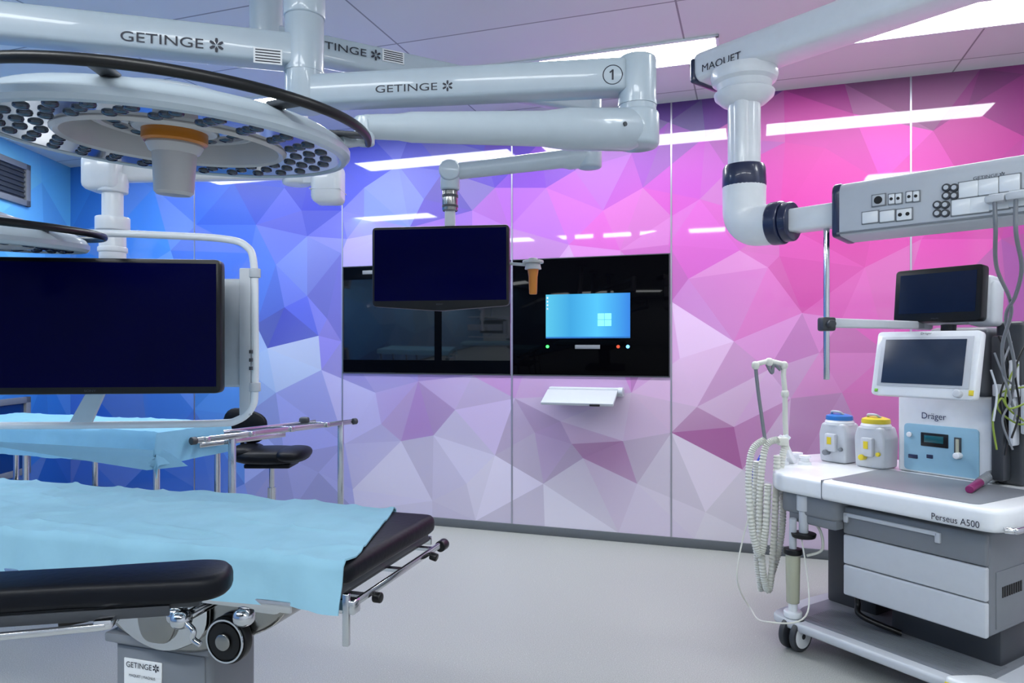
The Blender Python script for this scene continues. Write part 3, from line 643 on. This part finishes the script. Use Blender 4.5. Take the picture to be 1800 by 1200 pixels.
text(lp,'MAQUET | MAGNUS',cL+LN*.003-UP*.010,LX,UP,.082,.009,INK)
drape('surgical_drape',"crumpled light blue sheet covering the operating table",OF,2.0,.5,.884,-.0,2.05,-.07,.605,DRAPE,.006,edge=lambda v:.13-.13*min(1,max(0,v/.45)),seed=1,nu=170,nv=70)
# arm board
t=thing('arm_board',"black padded arm board clamped beside the operating table",'arm board',V((-.75,1.38,.86)))
e0=V((-.55,1.40,0)); dd=V((-.50,-.10,0)).normalized(); qq=V((-dd.y,dd.x,0))
AF=frame(e0,dd,qq,UP)
b=B(AF); out=[(0.06,-.075),(.02,-.06),(0,-.02),(0,.03),(.02,.062),(.06,.075),(.22,.07),(.26,.066),(.75,.07),(.75,-.07),(.26,-.066),(.22,-.07)]
b.prism(rounded(out,.02),.874,.920,.015,3); part('pad',t,b,LEATHER)
b=B(AF); b.lim(.05,.74,-.05,.05,.862,.874,.003); b.lim(.1,.74,.055,.062,.852,.872,.002); part('support_plate',t,b,DGREY)
b=B(AF); b.beam((.12,0,.865),(.12,-.16,.80),(.03,.02),bev=.004); b.beam((.2,.085,.85),(.74,.085,.835),(.012,.012),bev=.002); b.lim(.19,.22,.04,.09,.845,.862,.002); part('bracket',t,b,CHROME)
# ---------------- anaesthesia machine
MO=V((1.19,3.28,0)); er=V((.53,-.848,0)).normalized(); eb=V((.848,.53,0)).normalized(); MF=frame(MO,er,eb,UP)
am=thing('anaesthesia_machine',"white and grey anaesthesia workstation trolley with screens and drawers",'anaesthesia machine',MF@V((.45,.35,0)))
b=B(MF); base=rounded([(.0,.0),(.10,-.02),(1.15,-.02),(1.15,.72),(.0,.72),(-.03,.3)],.06); b.prism(base,.095,.135,.012,3); part('base',am,b,LGREY)
b=B(MF); b.prism(rounded([(.12,.035),(.88,.035),(.88,.60),(.05,.6),(.05,.15)],.05),.134,.139,.002)
for k in range(14): b.lim(.14,.86,.06+k*.016,.066+k*.016,.139,.1405)
part('tread_plate',am,b,MGREY)
b=B(MF); b.prism(rounded([(.78,-.05),(1.15,-.06),(1.15,.10),(.86,.09)],.04),.11,.16,.012,3); part('pedal',am,b,WHITE)
b=B(MF); b.tube([(.80,-.055,.14),(.95,-.075,.145),(1.14,-.075,.145)],.004,n=8); part('pedal_stripe',am,b,YELLOW)
for (u,v) in ((.14,.02),(1.05,.03),(.10,.64),(1.05,.64)):
    b=B(MF)
    for s_ in (-.028,.028): b.cyl((u-.02+s_-.013,v,.069),(u-.02+s_+.013,v,.069),.069,n=36,bev=.008)
    b.mi=1
    for s_ in (-.042,.042): b.cyl((u-.02+s_-.001,v,.069),(u-.02+s_+.001,v,.069),.052,n=28)
    b.mi=0
    b.cyl((u-.02-.044,v,.069),(u-.02+.044,v,.069),.012); b.box((u-.02,v,.095),(.03,.05,.06),.008)
    part('caster',am,b,[DGREY,WHITE])
b=B(MF); b.lim(.42,.85,.25,.62,.13,.30,.02); b.lim(.05,.30,.35,.62,.13,.62,.02); b.lim(-.1,.4,.3,.62,.56,.70,.02); part('chassis',am,b,DGREY)
b=B(MF); b.tube([(.33,.16,.30),(.33,.16,.24),(.36,.14,.2),(.5,.2,.16)],.012); part('foot_hose',am,b,BLACK)
b=B(MF); b.lim(.30,.87,.115,.62,.285,.665,.015,3); b.lim(.868,.874,.16,.60,.31,.52,.002); dr_=part('cabinet',am,b,MGREY)
b=B(MF); b.lim(.873,.8765,.20,.21,.42,.46); vt=part('vent',dr_,b,BLACK); copies(vt,[eb*(.018*k) for k in range(1,9)])
b=B(MF); b.lim(.302,.868,.095,.12,.285,.415,.008,3); part('drawer',am,b,LGREY)
b=B(MF); b.lim(.302,.868,.095,.12,.419,.545,.008,3); part('drawer',am,b,LGREY)
b=B(MF); b.lim(.302,.868,.095,.12,.549,.665,.008,3); d3=part('drawer',am,b,MGREY)
b=B(MF); b.lim(.31,.70,.083,.10,.625,.642,.004); b.lim(.31,.33,.083,.1,.60,.64,.003); b.lim(.69,.71,.083,.1,.60,.64,.003); part('handle',d3,b,LGREY)
b=B(MF); b.prism(rounded([(.03,.04),(.31,.04),(.31,.5),(-.16,.5),(-.12,.36)],.04),.60,.70,.015,3); b.lim(.06,.30,.05,.4,.56,.62,.015); part('breathing_system_housing',am,b,MGREY)
wt=rounded([(-.03,.05),(.04,-.0),(.905,-.0),(.95,.03),(.96,.12),(.96,.86),(-.2,.86),(-.26,.56),(-.22,.42)],.04)
b=B(MF); b.prism(wt,.695,.78,.02,4); wk=part('worktop',am,b,WHITE)
b=B(MF); b.prism(rounded([(.27,.05),(.86,.05),(.88,.5),(.24,.5)],.03),.779,.7825,.001); part('writing_pad',wk,b,MGREY)
b=B(MF); b.lim(.262,.266,-.001,.5,.697,.7815); part('seam',wk,b,MGREY)
b=B(MF); b.tube([(.955,.03,.712),(.98,.05,.712),(.985,.10,.712),(.985,.6,.712)],.012,n=10); part('rail',am,b,CHROME)
nf=-eb; pf=MF@V((.5,-.0005,.74))
text(wk,'Perseus A500',ray_plane(1679,914,pf,nf),er,UP,.165,.024,INK,off=.003)
# tower
b=B(MF); b.lim(.29,.69,.54,.84,.78,1.14,.012,3); tw=part('tower',am,b,WHITE)
pt=MF@V((.5,.539,1))
def tp(x,y): 
    q=MF.inverted()@ray_plane(x,y,pt,nf); return q.x,q.z
x0,z1=tp(1590,752); x1,_=tp(1722,752)
zf=tp(1650,748)[1]; zg=tp(1650,832)[1]
b=B(MF@frame(V((0,0,0)),V((1,0,0)),V((0,0,1)),V((0,-1,0)))); b.prism(rounded([(x0,zg),(x1,zg),(x1,zf),(x0,zf)],.02),-.541,-.534,.002); bp=part('control_panel',tw,b,AQUA)
def onp(x0p,y0p,x1p,y1p,mt,nm,dep=.008,bev=.002):
    ua,za=tp(x0p,y0p); ub,zb=tp(x1p,y1p); b=B(MF); b.lim(ua,ub,.534-dep,.536,min(za,zb),max(za,zb),bev); return part(nm,tw,b,mt)
onp(1620,759,1668,788,BLACK,'lcd_frame',.004); onp(1626,764,1660,780,mat('teal_lcd',(15,70,80),.2,emit=.3),'lcd',.006)
onp(1679,768,1691,806,DGREY,'flow_tube',.006); onp(1682,771,1688,803,CLEARY,'tube_glass',.009)
onp(1598,797,1614,806,NAVY,'key',.004); onp(1630,798,1641,806,NAVY,'key',.004)
u_,z_=tp(1600,763); b=B(MF); b.cyl((u_,.534,z_),(u_,.526,z_),.012,n=20,bev=.002); part('knob',tw,b,WHITE)
u_,z_=tp(1688,800); b=B(MF); b.cyl((u_,.535,z_),(u_,.50,z_),.014,n=20,bev=.003); part('knob',tw,b,WHITE)
text(tw,'Dräger',ray_plane(1642,733,pt,nf),er,UP,.105,.036,mat('brand_navy',(14,28,80),.4),off=.003)
# dark right side column
b=B(MF); b.lim(.69,.80,.56,.84,.78,1.46,.02,3); b.lim(.70,.75,.50,.57,.80,1.40,.012); b.lim(.69,.83,.6,.84,.9,1.1,.01); part('side_column',am,b,DGREY)
b=B(MF); b.lim(.40,.66,.58,.80,1.13,1.44,.03,3); part('neck',am,b,MGREY)
for q in ((.765,.785,.5,.56,.95,1.3,.008),(.80,.83,.52,.6,1.0,1.2,.008),(.71,.8,.49,.53,1.15,1.2,.006)):
    b=B(MF); b.lim(*q); part('side_port',am,b,LGREY)
# main screen
tl=math.radians(12); upv=(UP*math.cos(tl)+eb*math.sin(tl)).normalized()
mc=MF@V((.525,.335,1.278))
hs,m5=display(am,mc,er,upv,.43,.285,.04,WHITE,SCREEN2,.03,.018,'control_screen')
b=B(m5); b.lim(-.19,.19,-.024,-.019,-.10,.118,.003); part('bezel',hs,b,LGREY)
b=B(m5); b.lim(-.170,.165,-.027,-.02,-.088,.105,.001); part('touch_glass',hs,b,SCREEN2)
b=B(m5); b.cyl((.155,-.02,-.122),(.155,-.045,-.122),.016,n=24,bev=.004); part('rotary_knob',hs,b,LGREY)
b=B(m5); b.box((.20,-.022,-.115),(.018,.006,.022),.002); part('yellow_key',hs,b,YELLOW)
b=B(m5); b.box((-.19,-.022,-.122),(.014,.005,.014),.002); part('green_key',hs,b,mat('green_key',(120,190,60),.4))
text(hs,'Dräger',m5@V((0,-.021,.130)),er,upv,.045,.012,INK)
b=B(MF); b.beam((.52,.37,1.26),(.52,.60,1.26),(.12,.12),(.16,.16),bev=.02); part('screen_arm',am,b,DGREY)
# patient monitor + arm from supply unit
pc=MF@V((.522,.45,1.577))
pmn=thing('patient_monitor',"black-framed patient monitor with grey rear housing above the workstation",'monitor',pc-UP*.12)
upm=(UP*math.cos(.1)+eb*math.sin(.1)).normalized()
hs,m6=display(pmn,pc,er,upm,.365,.235,.05,BLACK,SCREEN3,.024,.014,'housing')
text(hs,'PHILIPS',m6@V((0,-.0265,-.105)),er,upm,.03,.006,TEXTG)
b=B(m6); b.lim(-.16,.195,.026,.11,-.12,.08,.02,3); b.lim(.10,.205,.03,.12,-.13,.06,.02,3); part('rear_housing',pmn,b,LGREY)
b=B(m6); b.cyl((.0,.09,-.11),(.0,.09,-.145),.03); part('mount',pmn,b,DGREY)
# vaporizers
def vapor(u,v,capm,lab):
    t=thing('vaporizer',lab,'vaporizer',MF@V((u,v,.781)),group='vaporizers on the workstation')
    m=MF@Matrix.Translation((u,v,.781)); b=B(m)
    pm=frame(V((0,0,0)),V((1,0,0)),V((0,0,1)),V((0,-1,0)))
    b.prism(rounded([(-.07,0),(.07,0),(.076,.14),(.06,.195),(-.06,.195),(-.076,.14)],.015),-.065,.06,.012,3,pm)
    b.box((0,-.07,.10),(.06,.03,.09),.01); part('body',t,b,LGREY)
    b=B(m); b.lathe((0,0,.185),[(0,.0),(.066,.0),(.068,.014),(.062,.024),(.04,.026),(0,.026)],n=32); part('collar',t,b,WHITE)
    b=B(m); b.lathe((0,0,.208),[(.0,.0),(.062,.0),(.064,.008),(.061,.022),(.045,.028),(.03,.032),(0,.034)],n=32); part('dial',t,b,capm)
    b=B(m); b.tube([(-.03,-.01,.235),(-.02,-.03,.25),(.02,-.03,.25),(.03,-.01,.235)],.006,n=8); part('grip',t,b,LGREY)
    for p in ((-.02,.014,.05,.095),(.05,.01,.07,.075)):
        b=B(m); b.cyl((p[0],-.06,p[2]),(p[0],-p[3],p[2]),p[1],n=16,bev=.003); part('filler_cap',t,b,capm if capm is YELLOW else MGREY)
    b=B(m); b.box((0,-.086,.11),(.022,.003,.035)); part('level_glass',t,b,YELLOW)
vapor(.0,.53,BLUE,"grey vaporizer with blue dial on the worktop")
vapor(.19,.53,YELLOW,"white vaporizer with yellow dial on the worktop")
for u,v in ((0,0),(.06,.09),(-.02,.14)):
    b=B(MF@Matrix.Translation((-.10,.22,.78))); b.lathe((u,v,0),[(0,0),(.032,0),(.03,.012),(.022,.016),(.02,.03),(.028,.034),(.028,.044),(0,.048)],n=24); part('valve_cap',am,b,WHITE)
# breathing circuit
bc=thing('breathing_circuit',"white corrugated breathing hoses looped on a jointed holder arm",'breathing hoses',MF@V((-.15,.1,.2)))
D=3.38
def sg(x,y,d=D): return sight(x,y,d)
b=B(); b.tube([sg(1383,790),sg(1380,740),sg(1380,690)],.012,cat=False); b.tube([sg(1380,690),sg(1377,660),sg(1378,645)],.012,cat=False); b.tube([sg(1378,640),sg(1352,634),sg(1328,640)],.012,cat=False)
for p in ((1380,692),(1378,642),(1328,642),(1352,636)): b.blob(sg(*p),(.035,.035,.04),.8)
b.box(sg(1375,775),(.05,.05,.04),.01); hold=part('holder_arm',bc,b,CREAM)
for pts in ([(1328,645),(1333,690),(1340,740),(1345,775)],[(1348,640),(1357,655),(1360,640),(1372,650)]):
    b=B(); b.tube([sg(*p) for p in pts],.0085); part('sample_line',bc,b,MGREY)
def corr(r): return lambda i,m: r*(1.12 if i%2 else .86)
for k,pts in enumerate(([(1345,772),(1322,792),(1316,850),(1322,930),(1336,975),(1346,930),(1350,850)],[(1368,772),(1346,785),(1337,850),(1336,930),(1342,1010),(1352,1035),(1359,970),(1363,890),(1366,800)],[(1380,780),(1372,830),(1376,900),(1370,960),(1356,1010)],[(1338,1038),(1331,980),(1327,900),(1330,810)])):
    b=B(); b.tube([sg(x,y,D-.07+.035*k) for x,y in pts],.017,n=12,sub=24 if k<3 else 34,rf=corr(.0155)); part('hose',bc,b,CREAM)
b=B(); b.tube([sg(1340,800,3.46),sg(1326,830,3.46),sg(1322,880,3.46)],.012); part('blue_connector',bc,b,BLUETUBE)
b=B(); b.tube([sg(1370,770),sg(1378,772),sg(1385,765)],.018); b.beam(sg(1376,775,D),MF@V((-.12,.35,.74)),(.03,.03),bev=.005); part('elbow_connector',bc,b,WHITE)
b=B(); b.tube([sg(1325,880,3.3),sg(1305,950,3.3),sg(1296,1020,3.25),sg(1320,1070,3.3),at_h(1345,1092,.2),at_h(1420,1075,.22),MF@V((.12,.05,.55))],.0035,n=6,sub=10); part('thin_line',bc,b,CREAM)
# suction canister
q=MF@V((.10,.03,0))
st=thing('suction_canister',"tall clear suction canister with black collar under the worktop",'canister',q+UP*.135)
b=B(); b.cyl(q+UP*.20,q+UP*.42,.028,.032,bev=.004); part('jar',st,b,CLEARY)
b=B(); b.cyl(q+UP*.42,q+UP*.445,.04,bev=.004); part('collar',st,b,BLACK)
b=B(); b.cyl(q+V((.04,-.02,.50)),q+V((.04,-.02,.52)),.05,.055,bev=.004); part('disc',st,b,BLACK)
b=B(); b.cyl(q+UP*.445,q+UP*.58,.016); part('neck',st,b,LGREY)
b=B(); b.cyl(q+V((.04,-.02,.52)),q+V((.04,-.02,.66)),.02,bev=.004); b.cyl(q+V((.04,-.02,.62)),q+V((.04,-.02,.69)),.03,bev=.004); part('valve',st,b,LGREY)
b=B(); b.cyl(q+UP*.136,q+UP*.165,.04,bev=.006); b.cyl(q+UP*.155,q+UP*.21,.02); part('foot',st,b,WHITE)
b=B(); b.tube([q+V((.03,0,.57)),q+V((.1,-.03,.55)),q+V((.12,-.03,.45)),q+V((.05,-.03,.42))],.006,n=8); part('tube',st,b,CREAM)
# grey hose with purple connector
hz=thing('breathing_hose',"grey corrugated hose with purple end lying on the worktop",'hose',at_h(1715,855,.80))
b=B(); p=[at_h(1722,848,.80),at_h(1745,832,.82),at_h(1775,815,.85),at_h(1810,800,.90),MF@V((.93,.62,1.0))]
b.tube(p,.02,sub=14,n=12,rf=corr(.018)); part('tubing',hz,b,MGREY)
b=B(); b.cyl(p[0],at_h(1704,860,.797),.017,.015,bev=.002); part('connector',hz,b,PURPLE)
# ---------------- ceiling supply unit
c0=V((.914,2.8,0)); ad=V((.637,-.770,0)).normalized(); an=V((-.770,-.637,0)).normalized()
su=thing('ceiling_supply_unit',"white ceiling supply arm with navy rings and socket head",'ceiling supply unit',(1.9,1.6,CEIL))
s0=c0-ad*.19; s1=V((1.93,1.57,0))
b=B(); b.beam(s0+UP*2.49,s1+UP*2.49,(.17,.115),bev=.03,seg=4); b.cyl((s1.x,s1.y,2.4),(s1.x,s1.y,CEIL),.09,bev=.005); arm=part('arm',su,b,WHITE)
b=B(); b.beam(s0-ad*.006+UP*2.475,s0+ad*.02+UP*2.475,(.176,.10),bev=.012,seg=4); part('end_cap',arm,b,NAVY)
pa=s0+an*.0855+UP*2.49
text(arm,'MAQUET',ray_plane(1268,110,pa,an),ad,UP,.175,.034,INK,off=.003)
b=B(); x,y=c0.x,c0.y
b.lathe((x,y,0),[(0,2.45),(.125,2.44),(.128,2.415),(.122,2.395),(.105,2.385),(.10,2.36),(.115,2.35),(.112,2.335),(.085,2.31),(.06,2.30),(0,2.30)],n=40); part('bearing',su,b,WHITE)
b=B(); b.cyl((x,y,2.33),(x,y,2.04),.062,n=40); b.cyl((x-.02,y-.035,2.31),(x-.02,y-.035,2.06),.032); part('column',su,b,WHITE)
b=B(); b.lathe((x,y,0),[(0,2.065),(.076,2.065),(.082,2.05),(.084,1.985),(.08,1.975),(0,1.975)],n=40); part('upper_ring',su,b,NAVY)
hd=V((.686,-.727,0)).normalized(); hn=V((-.727,-.686,0)).normalized()
zc=1.822
b=B(); b.tube([V((x,y,1.985)),V((x,y,1.92)),V((x,y,1.88)),V((x,y,0))+hd*.012+UP*1.85,V((x,y,0))+hd*.04+UP*1.828,V((x,y,0))+hd*.08+UP*zc,V((x,y,0))+hd*.13+UP*zc],.08,n=32,sub=5,rf=lambda i,m:.083-.006*i/m); part('elbow',su,b,WHITE)
b=B(); b.cyl(c0+hd*.115+UP*zc,c0+hd*.165+UP*zc,.082,n=40,bev=.008); b.cyl(c0+hd*.165+UP*zc,c0+hd*.20+UP*zc,.074,n=40,bev=.006); part('side_ring',su,b,NAVY)
b=B(); b.beam(c0+hd*.19+UP*zc,c0+hd*.42+UP*zc,(.085,.085),bev=.012); part('shaft',su,b,WHITE)
HF=frame(c0+UP*zc,hd,-hn,UP) # x along, y away from face
prof=rounded([(-.078,-.085),(.06,-.097),(.09,-.05),(.09,.06),(.06,.097),(-.06,.097),(-.078,.075)],.015)
b=B(HF@frame(V((0,0,0)),V((0,1,0)),V((0,0,1)),V((1,0,0)))); b.prism(prof,.385,1.5,.006,2); head=part('supply_head',su,b,LGREY)
b=B(HF@frame(V((0,0,0)),V((0,1,0)),V((0,0,1)),V((1,0,0)))); b.prism([(p*1.03,q*1.03) for p,q in prof],.372,.40,.006,2); part('end_cap',head,b,NAVY)
hp=c0+UP*zc+hn*.0785
def hpt(x,y):
    q=HF.inverted()@ray_plane(x,y,hp,hn); return q.x,q.z
def plate(x,y,w,h,mt,nm,dots=0,dm=BLACK,dep=.007,rr=.006):
    u,z=hpt(x,y); b=B(HF); b.mi=2; b.box((u,-.079,z),(w+.006,.005,h+.006),.001); b.mi=0; b.box((u,-.0785,z),(w,dep*2,h),.003)  # grey surround drawn in as a thin dark shadow line round the plate
    if dots:
        b.mi=1
        for k in range(dots): b.cyl((u+(k-(dots-1)/2)*w*.5,-.0785-dep,z),(u+(k-(dots-1)/2)*w*.5,-.0785-dep-.002,z),rr,n=14)
    return part(nm,head,b,[mt,dm,MGREY])
plate(1545,352,.040,.036,LGREY,'gas_outlet',1,rr=.013)
for xx,yy in ((1568,350),(1580,349),(1599,346),(1611,345)): plate(xx,yy,.018,.032,WHITE,'network_socket',1,rr=.005)
plate(1530,382,.05,.038,WHITE,'cover_plate'); plate(1560,380,.045,.036,WHITE,'cover_plate'); plate(1590,377,.045,.036,WHITE,'power_switch',2)
for i,yy in enumerate((330,344,360,375)):
    for xx in (1664,1678) if i<2 else (1648,1662):
        u,z=hpt(xx,yy); b=B(HF); b.cyl((u,-.075,z),(u,-.086,z),.0125,n=20,bev=.002); b.mi=1; b.cyl((u,-.086,z),(u,-.0875,z),.007,n=16); part('equipotential_socket',head,b,[DGREY,LGREY])
for xx,yy in ((1703,333),(1738,328),(1775,322),(1690,364),(1722,360),(1756,354),(1792,348)): plate(xx,yy,.052,.048,WHITE,'power_socket')
text(head,'GETINGE',ray_plane(1738,310,hp,hn),hd,UP,.08,.010,TEXTG,off=.002,extra=True)
b=B(HF); b.lim(.39,1.5,-.082,-.074,-.080,-.074,.001); part('equipment_rail',head,b,MGREY)
# plugs & cables
for i,(xx,yy,pts) in enumerate(((1754,352,[(1754,362,2.1),(1750,400,2.08),(1752,470,2.2),(1778,540,2.4),(1762,610,2.6),(1770,680,2.75),(1790,740,2.8)]),(1791,347,[(1791,358,2.06),(1786,410,2.04),(1796,470,2.15),(1785,520,2.3),(1768,560,2.5),(1783,640,2.65),(1778,700,2.8)]))):
    cb=thing('power_cable',"grey power cable plugged into the supply head",'cable',sight(xx,yy,2.1),group='cables from the supply head')
    u,z=hpt(xx,yy); b=B(HF); b.box((u,-.104,z),(.05,.04,.022),.006); part('plug',cb,b,LGREY)
    pts2=[HF@V((u,-.115,z-.012))]+[sight(*p) for p in pts[1:]]
    b=B(); b.tube(pts2,.006,n=8,sub=10); part('cord',cb,b,MGREY)
cb=thing('cable_bundle',"green, grey and black cables bunched behind the workstation screen",'cable',sight(1780,700,2.75))
for k,(pts,m_) in enumerate((([(1800,680),(1760,690),(1755,720),(1790,745),(1810,740)],GREEN),([(1790,640),(1775,665),(1768,710),(1800,740)],GREEN),([(1748,620),(1765,660),(1790,690),(1782,740)],MGREY),([(1755,590),(1772,640),(1758,700),(1770,760),(1766,800)],BLACK),([(1778,600),(1762,650),(1776,700),(1762,740),(1780,790)],MGREY),([(1805,600),(1785,650),(1792,720),(1778,770)],BLACK),([(1810,705),(1775,718),(1760,700),(1745,735),(1752,790)],GREEN),([(1742,650),(1752,690),(1746,740)],LGREY))):
    b=B(); b.tube([sight(x,y,2.76-.012*k) for x,y in pts],.0038,n=7,sub=8); part('cord',cb,b,m_)
# rod and monitor arm
rp=V((1.135,2.566,0)); b=B(); b.cyl(rp+UP*1.235,rp+UP*1.785,.0105,n=18,bev=.002); part('rod',su,b,CHROME)
b=B(); b.box(rp+UP*1.435,(.05,.05,.05),.008); b.cyl(rp+V((0,-.02,1.435)),rp+V((0,-.05,1.435)),.014,n=16,bev=.003); part('rod_clamp',su,b,DGREY)
b=B(); e=m6@V((-.10,.07,-.10)); b.beam(V((rp.x,rp.y,1.44)),V((e.x,e.y,1.45)),(.03,.035),bev=.006)
b.box(V((e.x,e.y,1.455)),(.06,.06,.05),.01); part('monitor_bracket',su,b,LGREY)
# world
w=bpy.data.worlds.new('world'); sc.world=w; w.use_nodes=True; w.node_tree.nodes['Background'].inputs[0].default_value=(.5,.52,.6,1); w.node_tree.nodes['Background'].inputs[1].default_value=.3
